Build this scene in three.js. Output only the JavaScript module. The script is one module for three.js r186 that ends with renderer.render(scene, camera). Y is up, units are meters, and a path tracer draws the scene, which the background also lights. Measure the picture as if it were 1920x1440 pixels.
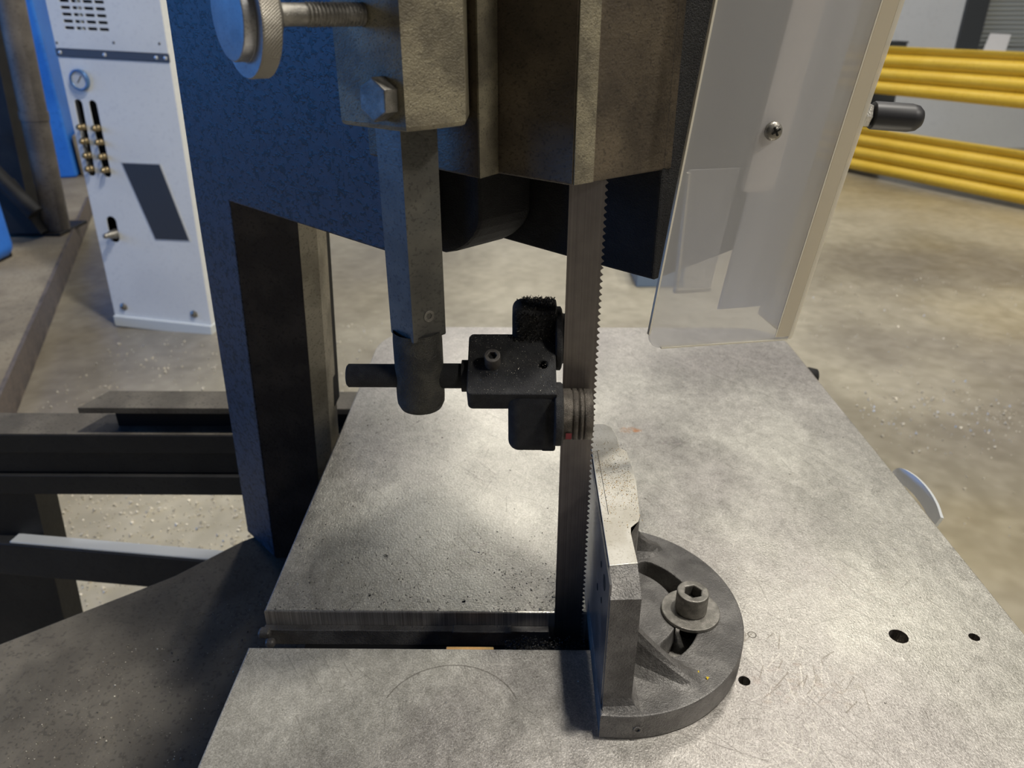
import * as THREE from 'three';
import { mergeGeometries } from 'three/addons/utils/BufferGeometryUtils.js';
import { RoundedBoxGeometry } from 'three/addons/geometries/RoundedBoxGeometry.js';
import { RectAreaLightUniformsLib } from 'three/addons/lights/RectAreaLightUniformsLib.js';

// ---------------------------------------------------------------- camera, light, exposure
const scene = new THREE.Scene();
const camera = new THREE.PerspectiveCamera(2 * Math.atan(720 / 1391) * 180 / Math.PI, 1920 / 1440, 0.05, 60);
camera.position.set(0, 1.25, 0);
camera.rotation.set(-26.6 * Math.PI / 180, 0.5 * Math.PI / 180, 0, 'YXZ');
camera.focus = 0.6;
camera.userData.fStop = 9;
camera.updateMatrixWorld(true);
scene.add(camera);
const renderer = new THREE.WebGLRenderer({ antialias: true });
renderer.toneMapping = THREE.LinearToneMapping;
renderer.toneMappingExposure = 0.385;
renderer.shadowMap.enabled = true;
RectAreaLightUniformsLib.init();
scene.background = new THREE.Color(0x000000);

// hall lamps: [x, y, z, width along x, length along z, radiance]
const LAMPS = [
  [1.1, 5.8, -0.6, 0.34, 0.34, 1450],
  [2.3, 5.8, -4.7, 0.45, 1.3, 75],
  [-0.2, 5.8, -4.8, 0.45, 0.9, 95],
  [-0.1, 5.0, -7.2, 0.4, 0.5, 190],
  [-4.5, 5.8, -6.2, 0.45, 1.3, 25],
  [2.5, 5.8, -0.6, 0.34, 0.34, 560],
  [4.6, 5.8, 2.2, 0.45, 1.3, 360],
];
const LAMP_COLOR = new THREE.Color().setRGB(1.0, 0.95, 0.86);
const DAYLIGHT = new THREE.Color().setRGB(0.06, 0.33, 1.0);
const DAY_WIN = { x: -6.9, y: 2.0, z: -0.8, w: 5.2, h: 1.9, L: 11 };

// ---------------------------------------------------------------- helpers
let seed = 12345;
const rnd = () => { seed = (seed * 1664525 + 1013904223) >>> 0; return seed / 4294967296; };
const rr = (a, b) => a + (b - a) * rnd();
const V = (x, y, z) => new THREE.Vector3(x, y, z);
const names = {};
const numbered = (n) => { const k = names[n] = (names[n] ?? -1) + 1; return k ? `${n}_${String(k).padStart(3, '0')}` : n; };

function boxUV(g0) { // uv in metres, projected along the main axis of every triangle
  const g = g0.index ? g0.toNonIndexed() : g0;
  const p = g.attributes.position, uv = new Float32Array(p.count * 2);
  const a = V(), b = V(), c = V(), n = V();
  for (let i = 0; i < p.count; i += 3) {
    a.fromBufferAttribute(p, i); b.fromBufferAttribute(p, i + 1); c.fromBufferAttribute(p, i + 2);
    n.copy(b).sub(a).cross(c.clone().sub(a));
    const x = Math.abs(n.x), y = Math.abs(n.y), z = Math.abs(n.z);
    [a, b, c].forEach((q, k) => {
      const [u, v] = y >= x && y >= z ? [q.x, q.z] : x >= z ? [q.z, q.y] : [q.x, q.y];
      uv[(i + k) * 2] = u; uv[(i + k) * 2 + 1] = v;
    });
  }
  g.setAttribute('uv', new THREE.BufferAttribute(uv, 2));
  for (const k of Object.keys(g.attributes)) if (!['position', 'normal', 'uv'].includes(k)) g.deleteAttribute(k);
  return g;
}
const asMerged = (geos) => { const l = (Array.isArray(geos) ? geos : [geos]).map(boxUV); return l.length > 1 ? mergeGeometries(l) : l[0]; };
function mesh(name, geos, material, parent, label) {
  const m = new THREE.Mesh(asMerged(geos), material);
  m.castShadow = m.receiveShadow = true;
  m.name = parent ? name : numbered(name);
  if (parent) { const same = parent.children.filter((c) => c.name.replace(/_\d{3}$/, '') === name).length; if (same) m.name = `${name}_${String(same).padStart(3, '0')}`; }
  (parent ?? scene).add(m);
  if (label) m.userData.label = label;
  return m;
}
function thing(name, label, category, pos = [0, 0, 0], group) {
  const o = new THREE.Group(); o.name = numbered(name); o.position.set(...pos); scene.add(o);
  o.userData = { label, category }; if (group) o.userData.group = group;
  return o;
}
function struct(name, geos, material) { const m = mesh(name, geos, material); m.name = name; m.userData.kind = 'structure'; return m; }
const at = (g, x, y, z) => g.translate(x, y, z);
const box = (w, h, d, x, y, z, r = 0) => (r ? new RoundedBoxGeometry(w, h, d, 2, r) : new THREE.BoxGeometry(w, h, d)).translate(x, y, z);
const boxAB = (x0, x1, y0, y1, z0, z1, r = 0) => box(Math.abs(x1 - x0), Math.abs(y1 - y0), Math.abs(z1 - z0), (x0 + x1) / 2, (y0 + y1) / 2, (z0 + z1) / 2, r);
function cyl(a, b, r0, r1 = r0, seg = 32, open = false) {
  const A = V(...a), B = V(...b), d = B.clone().sub(A), g = new THREE.CylinderGeometry(r1, r0, d.length(), seg, 1, open);
  g.applyQuaternion(new THREE.Quaternion().setFromUnitVectors(V(0, 1, 0), d.normalize()));
  return g.translate((A.x + B.x) / 2, (A.y + B.y) / 2, (A.z + B.z) / 2);
}
function lathe(pts, a, dir, seg = 48) { // profile [[radius, along]] from the point a along dir
  const g = new THREE.LatheGeometry(pts.map(([r, h]) => new THREE.Vector2(Math.max(r, 1e-5), h)), seg);
  g.applyQuaternion(new THREE.Quaternion().setFromUnitVectors(V(0, 1, 0), V(...dir).normalize()));
  return g.translate(...a);
}
function shapeOf(pts, holes = []) {
  const s = new THREE.Shape(pts.map(([x, y]) => new THREE.Vector2(x, y)));
  for (const h of holes) s.holes.push(h instanceof THREE.Path ? h : new THREE.Path(h.map(([x, y]) => new THREE.Vector2(x, y))));
  return s;
}
function extr(shape, depth, bevel = 0, seg = 2, curve = 12) {
  return new THREE.ExtrudeGeometry(shape, { depth: depth - 2 * bevel, bevelEnabled: bevel > 0, bevelSize: bevel, bevelThickness: bevel, bevelOffset: -bevel, bevelSegments: seg, curveSegments: curve }).translate(0, 0, bevel);
}
// prisms: outlines in the floor plane [x, z], or in the side plane [z, y]
const prismY = (pts, y0, y1, bevel = 0, holes = []) => extr(shapeOf(pts.map(([x, z]) => [x, -z]), holes.map((h) => h.map(([x, z]) => [x, -z]))), y1 - y0, bevel).rotateX(-Math.PI / 2).translate(0, y0, 0);
const prismX = (pts, x0, x1, bevel = 0) => extr(shapeOf(pts.map(([z, y]) => [-z, y])), x1 - x0, bevel).rotateY(Math.PI / 2).translate(x0, 0, 0);
const circle = (x, y, r, n = 28) => Array.from({ length: n }, (_, i) => [x + r * Math.cos(i / n * 2 * Math.PI), y + r * Math.sin(i / n * 2 * Math.PI)]);
const hexagon = (x, y, r, turn = 0) => circle(0, 0, r, 6).map(([a, b]) => [x + a * Math.cos(turn) - b * Math.sin(turn), y + a * Math.sin(turn) + b * Math.cos(turn)]);
function loft(sections) { // sections: arrays of [x, y, z] with equal counts; closed caps
  const n = sections[0].length, pos = [];
  const tri = (...q) => q.forEach((p) => pos.push(...p));
  for (let k = 0; k + 1 < sections.length; k++) for (let i = 0; i < n; i++) {
    const j = (i + 1) % n, a = sections[k][i], b = sections[k][j], c = sections[k + 1][j], d = sections[k + 1][i];
    tri(a, b, c); tri(a, c, d);
  }
  const s0 = sections[0], s1 = sections[sections.length - 1];
  for (let i = 1; i + 1 < n; i++) { tri(s0[0], s0[i + 1], s0[i]); tri(s1[0], s1[i], s1[i + 1]); }
  const g = new THREE.BufferGeometry();
  g.setAttribute('position', new THREE.Float32BufferAttribute(pos, 3));
  g.computeVertexNormals();
  return g;
}

// ---------------------------------------------------------------- noise and textures
const PERM = new Uint8Array(65536); for (let i = 0; i < 65536; i++) PERM[i] = Math.floor(rnd() * 256);
const lat = (x, y, s) => PERM[((x * 73 + y * 179 + s * 1013) ^ (y << 6) ^ (x << 9)) & 65535] / 255;
function vnoise(x, y, period, s) {
  const xi = Math.floor(x), yi = Math.floor(y), fx = x - xi, fy = y - yi, u = fx * fx * (3 - 2 * fx), v = fy * fy * (3 - 2 * fy);
  const m = (k) => ((k % period) + period) % period, x0 = m(xi), x1 = m(xi + 1), y0 = m(yi), y1 = m(yi + 1);
  const a = lat(x0, y0, s), b = lat(x1, y0, s), c = lat(x0, y1, s), d = lat(x1, y1, s);
  return a + (b - a) * u + (c - a) * v + (a - b - c + d) * u * v;
}
function fbm(u, v, base, oct, s, gain = 0.5) {
  let t = 0, w = 1, W = 0, p = base;
  for (let i = 0; i < oct; i++) { t += w * vnoise(u * p, v * p, p, s + i * 7); W += w; w *= gain; p *= 2; }
  return t / W;
}
const sstep = (a, b, x) => { const t = Math.min(1, Math.max(0, (x - a) / (b - a))); return t * t * (3 - 2 * t); };
function tex(n, metres, fn, srgb = true) { // fn(u, v) -> [r, g, b] or a grey value, 0..1
  const d = new Uint8Array(n * n * 4);
  for (let j = 0; j < n; j++) for (let i = 0; i < n; i++) {
    const c = fn(i / n, j / n), k = (j * n + i) * 4, a = typeof c === 'number';
    for (let q = 0; q < 3; q++) d[k + q] = Math.max(0, Math.min(255, Math.round((a ? c : c[q]) * 255)));
    d[k + 3] = 255;
  }
  const t = new THREE.DataTexture(d, n, n); t.wrapS = t.wrapT = THREE.RepeatWrapping; t.magFilter = THREE.LinearFilter; t.minFilter = THREE.LinearMipmapLinearFilter; t.generateMipmaps = true;
  if (srgb) t.colorSpace = THREE.SRGBColorSpace;
  t.repeat.set(1 / metres, 1 / metres); t.needsUpdate = true;
  return t;
}
const mixc = (a, b, t) => [0, 1, 2].map((i) => a[i] + (b[i] - a[i]) * t);
const rgb = (r, g, b) => [r / 255, g / 255, b / 255];
const std = (o) => new THREE.MeshStandardMaterial(o);

const M = {};
{ // hammered dark blue paint, flecked with dark chips
  const h = (u, v) => fbm(u, v, 24, 4, 3);
  const ridge = (u, v) => 1 - Math.abs(fbm(u, v, 34, 2, 90) - 0.5) * 14;
  const fleck = (u, v) => Math.max(0, ridge(u, v)) * sstep(0.36, 0.52, fbm(u, v, 20, 3, 40)) * 1.0 + sstep(0.58, 0.68, fbm(u, v, 48, 3, 77)) * 0.95;
  M.bluePaint = std({ map: tex(512, 0.16, (u, v) => mixc(mixc(rgb(50, 55, 68), rgb(68, 73, 88), h(u, v)), rgb(12, 13, 18), Math.min(1, fleck(u, v)))), roughness: 0.5, metalness: 0.0,
    bumpMap: tex(512, 0.16, (u, v) => 0.7 * fbm(u, v, 20, 4, 5) + 0.3 * fleck(u, v), false), bumpScale: 0.0005 });
}
const grime = (base, dark, light, metres, o, s = 11, bump = 0.0008) => std({
  map: tex(512, metres, (u, v) => { const a = fbm(u, v, 6, 6, s), b = fbm(u, v, 90, 2, s + 31), f = sstep(0.62, 0.8, b), d = sstep(0.45, 0.8, fbm(u, v, 4, 5, s + 55)); return mixc(mixc(mixc(base, light, sstep(0.3, 0.75, a) * 0.7), dark, d * 0.4), dark, f * 0.4); }),
  bumpMap: tex(512, metres, (u, v) => 0.5 * fbm(u, v, 50, 3, s + 3) + 0.5 * fbm(u, v, 128, 2, s + 9), false), bumpScale: bump, ...o });
M.housing = grime(rgb(88, 79, 67), rgb(46, 41, 37), rgb(112, 101, 84), 0.12, { roughness: 0.5, metalness: 0.35 }, 101, 0.0004);
M.clamp = grime(rgb(126, 119, 101), rgb(62, 58, 51), rgb(152, 145, 122), 0.07, { roughness: 0.55, metalness: 0.3 }, 131, 0.0005);
M.bar = grime(rgb(96, 96, 94), rgb(54, 54, 54), rgb(118, 116, 110), 0.14, { roughness: 0.42, metalness: 0.55 }, 151, 0.0002);
M.blackOxide = grime(rgb(33, 33, 35), rgb(16, 16, 18), rgb(52, 52, 52), 0.03, { roughness: 0.7, metalness: 0.1 }, 171, 0.0009);
M.shadeBlack = grime(rgb(26, 26, 28), rgb(12, 12, 13), rgb(40, 40, 40), 0.05, { roughness: 0.8 }, 185, 0.0012);  // near-black puts the shade on the arm into colour; also on the cover strip
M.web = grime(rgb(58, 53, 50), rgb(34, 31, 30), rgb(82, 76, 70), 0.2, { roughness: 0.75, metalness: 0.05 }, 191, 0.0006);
M.webLit = grime(rgb(184, 177, 158), rgb(104, 98, 84), rgb(200, 194, 174), 0.15, { roughness: 0.7, metalness: 0.05 }, 201, 0.0006);  // paler copy of the web for the flange, with the light on it painted in
M.bedTop = grime(rgb(92, 87, 79), rgb(52, 49, 44), rgb(116, 111, 101), 0.3, { roughness: 0.6, metalness: 0.2 }, 211, 0.0005);
M.bed = grime(rgb(34, 34, 35), rgb(18, 18, 20), rgb(48, 47, 45), 0.4, { roughness: 0.62, metalness: 0.1 }, 231, 0.0004);
M.cast = grime(rgb(97, 95, 93), rgb(58, 56, 55), rgb(122, 120, 117), 0.08, { roughness: 0.52, metalness: 0.4 }, 241, 0.0006);
M.machined = grime(rgb(222, 218, 206), rgb(176, 168, 150), rgb(232, 228, 218), 0.1, { roughness: 0.45, metalness: 0.35 }, 251, 0.0002);
M.fenceFace = grime(rgb(140, 140, 142), rgb(90, 90, 94), rgb(170, 170, 170), 0.12, { roughness: 0.3, metalness: 0.8 }, 261, 0.0001);
M.steel = grime(rgb(150, 147, 140), rgb(96, 92, 86), rgb(180, 176, 168), 0.05, { roughness: 0.38, metalness: 0.8 }, 271, 0.0002);
M.bolt = grime(rgb(122, 119, 113), rgb(72, 70, 66), rgb(152, 149, 142), 0.03, { roughness: 0.45, metalness: 0.7 }, 281, 0.0003);
M.zinc = std({ color: 0xdfe3e6, roughness: 0.35, metalness: 0.4 });
M.black = std({ color: 0x0b0b0c, roughness: 0.8 });
M.socket = std({ color: 0x161615, roughness: 0.7, metalness: 0.3 });
M.rubber = std({ color: 0x2b2b2e, roughness: 0.45 });
{ // knurled rim
  M.knurl = std({ color: 0x9b968c, roughness: 0.45, metalness: 0.6, bumpMap: tex(256, 0.012, (u, v) => 0.5 + 0.25 * (Math.abs(((u + v) * 8) % 1 - 0.5) * 2 + Math.abs(((u - v + 2) * 8) % 1 - 0.5) * 2) - 0.25, false), bumpScale: 0.0012 });
  M.knobFace = grime(rgb(150, 150, 152), rgb(110, 110, 112), rgb(170, 170, 172), 0.08, { roughness: 0.42, metalness: 0.6 }, 301, 0.0001);
  const streak = (u, v) => 0.6 * fbm(u, 0.3, 90, 2, 3) + 0.4 * fbm(u, v, 6, 4, 9);
  M.blade = std({ map: tex(256, 0.06, (u, v) => mixc(rgb(98, 93, 92), rgb(134, 128, 124), streak(u, v))), roughness: 0.36, metalness: 0.75, bumpMap: tex(256, 0.06, (u) => fbm(u, 0.5, 128, 2, 21), false), bumpScale: 0.00006 });
}
// ---- the table's ground top: one map over its own area
const TB = { x0: -0.26, x1: 0.48, z0: -1.26, z1: -0.24 };
const toTable = (t) => { t.wrapS = t.wrapT = THREE.ClampToEdgeWrapping; t.repeat.set(1 / (TB.x1 - TB.x0), 1 / (TB.z1 - TB.z0)); t.offset.set(-TB.x0 / (TB.x1 - TB.x0), -TB.z0 / (TB.z1 - TB.z0)); return t; };
function tableCanvas(kind) {
  const W = 1440, H = 2000, c = document.createElement('canvas'); c.width = W; c.height = H;
  const g = c.getContext('2d'), im = g.createImageData(W, H), d = im.data;
  const big = 512, A = new Float32Array(big * big), B = new Float32Array(big * big), G = new Float32Array(big * big);
  for (let j = 0; j < big; j++) for (let i = 0; i < big; i++) { A[j * big + i] = fbm(i / big, j / big, 5, 6, 401, 0.58); B[j * big + i] = fbm(i / big, j / big, 3, 5, 451, 0.5); G[j * big + i] = fbm(i / big, j / big, 110, 2, 471, 0.6); }
  const smp = (T, u, v) => { const x = u * (big - 1), y = v * (big - 1), i = x | 0, j = y | 0, a = x - i, b = y - j, q = (m, n) => T[Math.min(big - 1, n) * big + Math.min(big - 1, m)]; return (q(i, j) * (1 - a) + q(i + 1, j) * a) * (1 - b) + (q(i, j + 1) * (1 - a) + q(i + 1, j + 1) * a) * b; };
  for (let j = 0; j < H; j++) for (let i = 0; i < W; i++) {
    const u = i / W, v = j / H, a = smp(A, u, v), b = smp(B, v, u), g2 = smp(G, u, v) - 0.5, n = PERM[(i * 31 + j * 1579) & 65535] / 255 - 0.5, fine = lat(i >> 1, j >> 1, 5) - 0.5, k = (j * W + i) * 4;
    let c3;
    if (kind === 'color') {
      const t = sstep(0.3, 0.72, a);
      c3 = mixc(rgb(170, 167, 159), rgb(206, 203, 193), t);
      c3 = mixc(c3, rgb(156, 149, 149), sstep(0.42, 0.75, b) * 0.45);
      c3 = c3.map((x) => x + n * 0.11 + fine * 0.13 + g2 * 0.09);
    } else { const r = 0.34 + 0.10 * (a - 0.5) + 0.05 * sstep(0.5, 0.7, b) + n * 0.08 + g2 * 0.07; c3 = [r, r, r]; }
    for (let q = 0; q < 3; q++) d[k + q] = Math.max(0, Math.min(255, c3[q] * 255));
    d[k + 3] = 255;
  }
  g.putImageData(im, 0, 0);
  const P = (x, z) => [(x - TB.x0) / (TB.x1 - TB.x0) * W, (z - TB.z0) / (TB.z1 - TB.z0) * H];
  const color = kind === 'color', save = seed; seed = 777;
  for (let i = 0; i < 3600; i++) { // fine scratches
    const x = rr(TB.x0, TB.x1), z = rr(TB.z0, TB.z1), L = rr(0.004, 0.035) * (rnd() < 0.06 ? 4 : 1), a = (rnd() < 0.6 ? rr(0.5, 1.1) : rr(0, Math.PI)), light = rnd() < 0.6;
    g.strokeStyle = color ? (light ? `rgba(235,230,218,${rr(0.1, 0.42)})` : `rgba(84,80,74,${rr(0.1, 0.42)})`) : `rgba(${light ? '60,60,60' : '150,150,150'},${rr(0.1, 0.3)})`;
    g.lineWidth = rr(0.5, 1.6); g.beginPath(); g.moveTo(...P(x, z)); g.lineTo(...P(x + L * Math.cos(a), z + L * Math.sin(a))); g.stroke();
  }
  if (color) {
    for (let i = 0; i < 1500; i++) { const [x, y] = P(rr(TB.x0, TB.x1), rr(TB.z0, TB.z1)), r = rr(0.5, 1.8); g.fillStyle = `rgba(60,56,50,${rr(0.15, 0.6)})`; g.fillRect(x, y, r, r); }
    const blot = (x, z, w, h, col, n, al, turn = 0) => { for (let i = 0; i < n; i++) { const a = rr(0, 6.28), q = Math.sqrt(rnd()) * (0.6 + 0.4 * rnd()), ex = q * w * Math.cos(a), ez = q * h * Math.sin(a), [px, py] = P(x + ex * Math.cos(turn) - ez * Math.sin(turn), z + ex * Math.sin(turn) + ez * Math.cos(turn)); g.fillStyle = `rgba(${col},${al * rr(0.4, 1)})`; g.beginPath(); g.ellipse(px, py, rr(2, 8), rr(2, 6), 0, 0, 7); g.fill(); } };
    blot(0.150, -0.862, 0.017, 0.009, '170,120,84', 70, 0.12);
    blot(0.158, -0.862, 0.006, 0.006, '184,108,56', 18, 0.16);
    blot(0.204, -0.828, 0.026, 0.016, '112,108,104', 130, 0.14);
    blot(-0.045, -0.615, 0.03, 0.045, '120,116,108', 220, 0.07);
    blot(0.33, -0.56, 0.10, 0.05, '150,132,124', 160, 0.08);
    blot(0.40, -0.70, 0.05, 0.16, '136,132,140', 200, 0.07);
    blot(0.24, -0.44, 0.06, 0.03, '150,120,96', 60, 0.08);
    for (let i = 0; i < 26; i++) { g.strokeStyle = 'rgba(96,92,84,0.16)'; g.lineWidth = 1.2; g.beginPath(); const x = -0.085 + i * 0.0032; g.moveTo(...P(x, -0.58)); g.lineTo(...P(x + 0.002, -0.665 + 0.02 * rnd())); g.stroke(); }
    g.lineWidth = 2; g.strokeStyle = 'rgba(92,88,80,0.5)'; g.beginPath(); { const [x, y] = P(-0.053, -0.405); g.ellipse(x, y, 0.057 / 0.74 * W, 0.055 / 1.02 * H, 0, Math.PI * 1.12, Math.PI * 1.88); } g.stroke();
    for (let k = 0; k < 7; k++) { g.lineWidth = 1.6; g.strokeStyle = `rgba(232,228,214,${0.14 + 0.02 * k})`; const [x, y] = P(0.17, -0.41); g.beginPath(); g.ellipse(x, y, (0.03 + k * 0.006) / 0.74 * W, (0.02 + k * 0.005) / 1.02 * H, 0.4, -0.4, 1.4); g.stroke(); }
    { g.lineWidth = 1.5; g.strokeStyle = 'rgba(70,66,60,0.9)'; const [x, y] = P(0.2114, -0.4972); g.beginPath(); g.ellipse(x, y, 7, 7, 0, 0, 7); g.stroke(); }
    for (let i = 0; i < 40; i++) { const x = rr(0.2, 0.29), z = -0.49 + (x - 0.2) * 0.2 + rr(-0.02, 0.05), a = rr(1.5, 2.6), L = rr(0.006, 0.025); g.strokeStyle = rnd() < 0.5 ? 'rgba(96,88,74,0.4)' : 'rgba(240,236,224,0.35)'; g.lineWidth = rr(0.8, 2.2); g.beginPath(); g.moveTo(...P(x, z)); g.lineTo(...P(x + L * Math.cos(a), z + L * Math.sin(a))); g.stroke(); }
  }
  seed = save;
  const t = new THREE.CanvasTexture(c); t.flipY = false; if (color) t.colorSpace = THREE.SRGBColorSpace;
  return toTable(t);
}
M.table = std({ map: tableCanvas('color'), roughnessMap: tableCanvas('rough'), roughness: 1, metalness: 0.75, bumpMap: tex(512, 0.05, (u, v) => 0.6 * fbm(u, v, 40, 3, 511) + 0.4 * fbm(u, v * 0.25, 100, 2, 531), false), bumpScale: 0.0002 });
// ---- concrete, walls
M.floor = std({ roughness: 0.55, metalness: 0.0,
  map: tex(1024, 5, (u, v) => { const a = fbm(u, v, 5, 7, 601, 0.55), b = fbm(u, v, 3, 5, 641), f = fbm(u, v, 120, 2, 661); let c = mixc(rgb(138, 131, 114), rgb(178, 171, 152), sstep(0.3, 0.7, a)); c = mixc(c, rgb(112, 106, 100), sstep(0.42, 0.7, b) * 0.6); c = mixc(c, rgb(160, 142, 100), sstep(0.55, 0.75, fbm(u, v, 4, 4, 681)) * 0.25); return c.map((x) => x + (f - 0.5) * 0.1); }),
  roughnessMap: tex(512, 5, (u, v) => 0.45 + 0.4 * fbm(u, v, 8, 5, 701), false),
  bumpMap: tex(512, 1.3, (u, v) => fbm(u, v, 24, 5, 721), false), bumpScale: 0.0012 });
M.wall = grime(rgb(212, 216, 220), rgb(204, 208, 212), rgb(218, 222, 226), 3, { roughness: 0.85 }, 741, 0.0005);
M.ceiling = grime(rgb(92, 92, 94), rgb(76, 76, 78), rgb(104, 104, 106), 3, { roughness: 0.9 }, 761, 0.0005);
M.pad = grime(rgb(150, 138, 116), rgb(104, 94, 80), rgb(172, 160, 136), 0.9, { roughness: 0.8 }, 781, 0.001);
M.rust = grime(rgb(108, 101, 98), rgb(68, 62, 60), rgb(134, 122, 112), 0.3, { roughness: 0.7, metalness: 0.2 }, 801, 0.0008);
M.pipe = grime(rgb(108, 102, 95), rgb(66, 62, 58), rgb(132, 125, 116), 0.6, { roughness: 0.6, metalness: 0.2 }, 821, 0.0008);
M.machineBlue = grime(rgb(46, 128, 236), rgb(34, 104, 200), rgb(60, 140, 242), 1.2, { roughness: 0.4 }, 841, 0.0002);
M.cabinet = grime(rgb(232, 236, 238), rgb(218, 222, 226), rgb(236, 240, 242), 0.9, { roughness: 0.45 }, 861, 0.0001);
M.yellow = grime(rgb(232, 194, 62), rgb(206, 166, 46), rgb(238, 204, 84), 1.1, { roughness: 0.4 }, 881, 0.0002);
M.darkStrip = std({ color: 0x4a5160, roughness: 0.5 });
M.nameplate = std({ color: 0x3a414d, roughness: 0.35 });
M.brass = std({ color: 0xa09070, roughness: 0.35, metalness: 0.8 });
M.frameDark = std({ color: 0x3c4044, roughness: 0.6 });
M.clear = new THREE.MeshPhysicalMaterial({ color: 0xf7f7f8, transmission: 0.78, thickness: 0, roughness: 0.32, ior: 1.5 });

// ---------------------------------------------------------------- setting
const HX0 = -7, HX1 = 9, HZ0 = -8, HZ1 = 5.5, HH = 6;
struct('floor', boxAB(HX0 - 0.2, HX1 + 0.2, -0.2, 0, HZ0 - 0.2, HZ1 + 0.2), M.floor);
M.wallDark = grime(rgb(104, 104, 106), rgb(84, 84, 86), rgb(116, 116, 118), 3, { roughness: 0.9 }, 751, 0.0005);
struct('ceiling', boxAB(HX0 - 0.2, HX1 + 0.2, HH, HH + 0.2, HZ0 - 0.2, HZ1 + 0.2), M.ceiling);
struct('wall_right', boxAB(HX1, HX1 + 0.2, 0, HH, HZ0, HZ1), M.wallDark);
struct('wall_front', boxAB(HX0, HX1, 0, HH, HZ1, HZ1 + 0.2), M.wallDark);
const wx0 = 4.3, wx1 = 6.5, wy0 = 0.9, wy1 = 2.3;
struct('wall_back', [boxAB(HX0, wx0, 0, HH, HZ0 - 0.2, HZ0), boxAB(wx1, HX1, 0, HH, HZ0 - 0.2, HZ0), boxAB(wx0, wx1, 0, wy0, HZ0 - 0.2, HZ0), boxAB(wx0, wx1, wy1, HH, HZ0 - 0.2, HZ0)], M.wall);
{
  const d = DAY_WIN, z0 = d.z - d.w / 2, z1 = d.z + d.w / 2, y0 = d.y - d.h / 2, y1 = d.y + d.h / 2;
  struct('wall_left', [boxAB(HX0 - 0.2, HX0, 0, HH, HZ0, z0), boxAB(HX0 - 0.2, HX0, 0, HH, z1, HZ1), boxAB(HX0 - 0.2, HX0, 0, y0, z0, z1), boxAB(HX0 - 0.2, HX0, y1, HH, z0, z1)], M.wallDark);
  const w = new THREE.Group(); w.name = 'window_2'; w.userData.kind = 'structure'; scene.add(w);
  mesh('pane', boxAB(HX0 - 0.12, HX0 - 0.1, y0, y1, z0, z1), std({ color: 0x223344, emissive: DAYLIGHT, emissiveIntensity: 2, roughness: 0.4 }), w);
  mesh('window_frame', [boxAB(HX0 - 0.15, HX0 + 0.02, y0 - 0.05, y0 + 0.02, z0, z1), boxAB(HX0 - 0.15, HX0 + 0.02, y1 - 0.02, y1 + 0.05, z0, z1), ...[z0, d.z - d.w / 6, d.z + d.w / 6, z1].map((z) => boxAB(HX0 - 0.1, HX0 - 0.04, y0, y1, z - 0.03, z + 0.03))], M.frameDark, w);
  const L = new THREE.RectAreaLight(DAYLIGHT, d.L, d.w, d.h); L.position.set(HX0 - 0.02, d.y, d.z); L.lookAt(5, d.y - 1.5, d.z); L.lookAt(5, d.y, d.z); L.name = 'window_daylight'; scene.add(L);
}
{ // window in the back wall, blinds down
  const w = new THREE.Group(); w.name = 'window_1'; w.userData.kind = 'structure'; scene.add(w);
  mesh('window_frame', [boxAB(wx0 - 0.04, wx0 + 0.17, wy0, wy1, HZ0 - 0.1, HZ0 + 0.04, 0.005), boxAB(wx1 - 0.1, wx1 + 0.04, wy0, wy1, HZ0 - 0.1, HZ0 + 0.04, 0.005), boxAB(wx0, wx1, wy1 - 0.06, wy1 + 0.08, HZ0 - 0.1, HZ0 + 0.04, 0.005)], M.frameDark, w);
  mesh('window_sill', boxAB(wx0 - 0.04, wx1 + 0.04, wy0 - 0.04, wy0, HZ0 - 0.1, HZ0 + 0.12, 0.005), std({ color: 0xc9ccce, roughness: 0.6 }), w);
  mesh('pane', boxAB(wx0 + 0.1, wx1 - 0.05, wy0, wy1, HZ0 - 0.16, HZ0 - 0.15), std({ color: 0xb4babd, roughness: 0.3 }), w);
  const slat = boxUV(new THREE.BoxGeometry(wx1 - wx0 - 0.28, 0.038, 0.003).rotateX(0.9)), sm = std({ color: 0xd8dcda, roughness: 0.6 });
  for (let y = wy0 + 0.05; y < wy1 - 0.05; y += 0.04) { const s = new THREE.Mesh(slat, sm); s.position.set((wx0 + wx1) / 2 + 0.03, y, HZ0 - 0.06); s.castShadow = s.receiveShadow = true; s.name = 'slat_' + String(w.children.length).padStart(3, '0'); w.add(s); }
}
for (const [k, [x, y, z, w, l, L]] of LAMPS.entries()) {
  const spots = ['above the saw table', 'beside the yellow guard rail', 'beyond the saw arm', 'close to the far grey wall', 'over the blue machine', 'over the open floor right of the saw', 'over the floor by the right wall'];
  const t = thing('ceiling_lamp', `white rectangular hall lamp hung under the ceiling ${spots[k]}`, 'lamp', [x, y, z]);
  mesh('lamp_housing', box(w + 0.08, 0.1, l + 0.08, 0, 0.07, 0, 0.01), std({ color: 0xcccccc, roughness: 0.5 }), t);
  mesh('lamp_diffuser', box(w, 0.02, l, 0, 0.015, 0), std({ color: 0xffffff, emissive: LAMP_COLOR, emissiveIntensity: 6 }), t);
  for (const k of [-1, 1]) mesh('hanger', cyl([0, 0.1, k * l / 3], [0, 0.2, k * l / 3], 0.006), M.steel, t);
  const light = new THREE.RectAreaLight(LAMP_COLOR, L, w, l); light.position.set(x, y - 0.005, z); light.lookAt(x, 0, z); light.name = 'hall_lamp'; scene.add(light);
}

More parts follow.
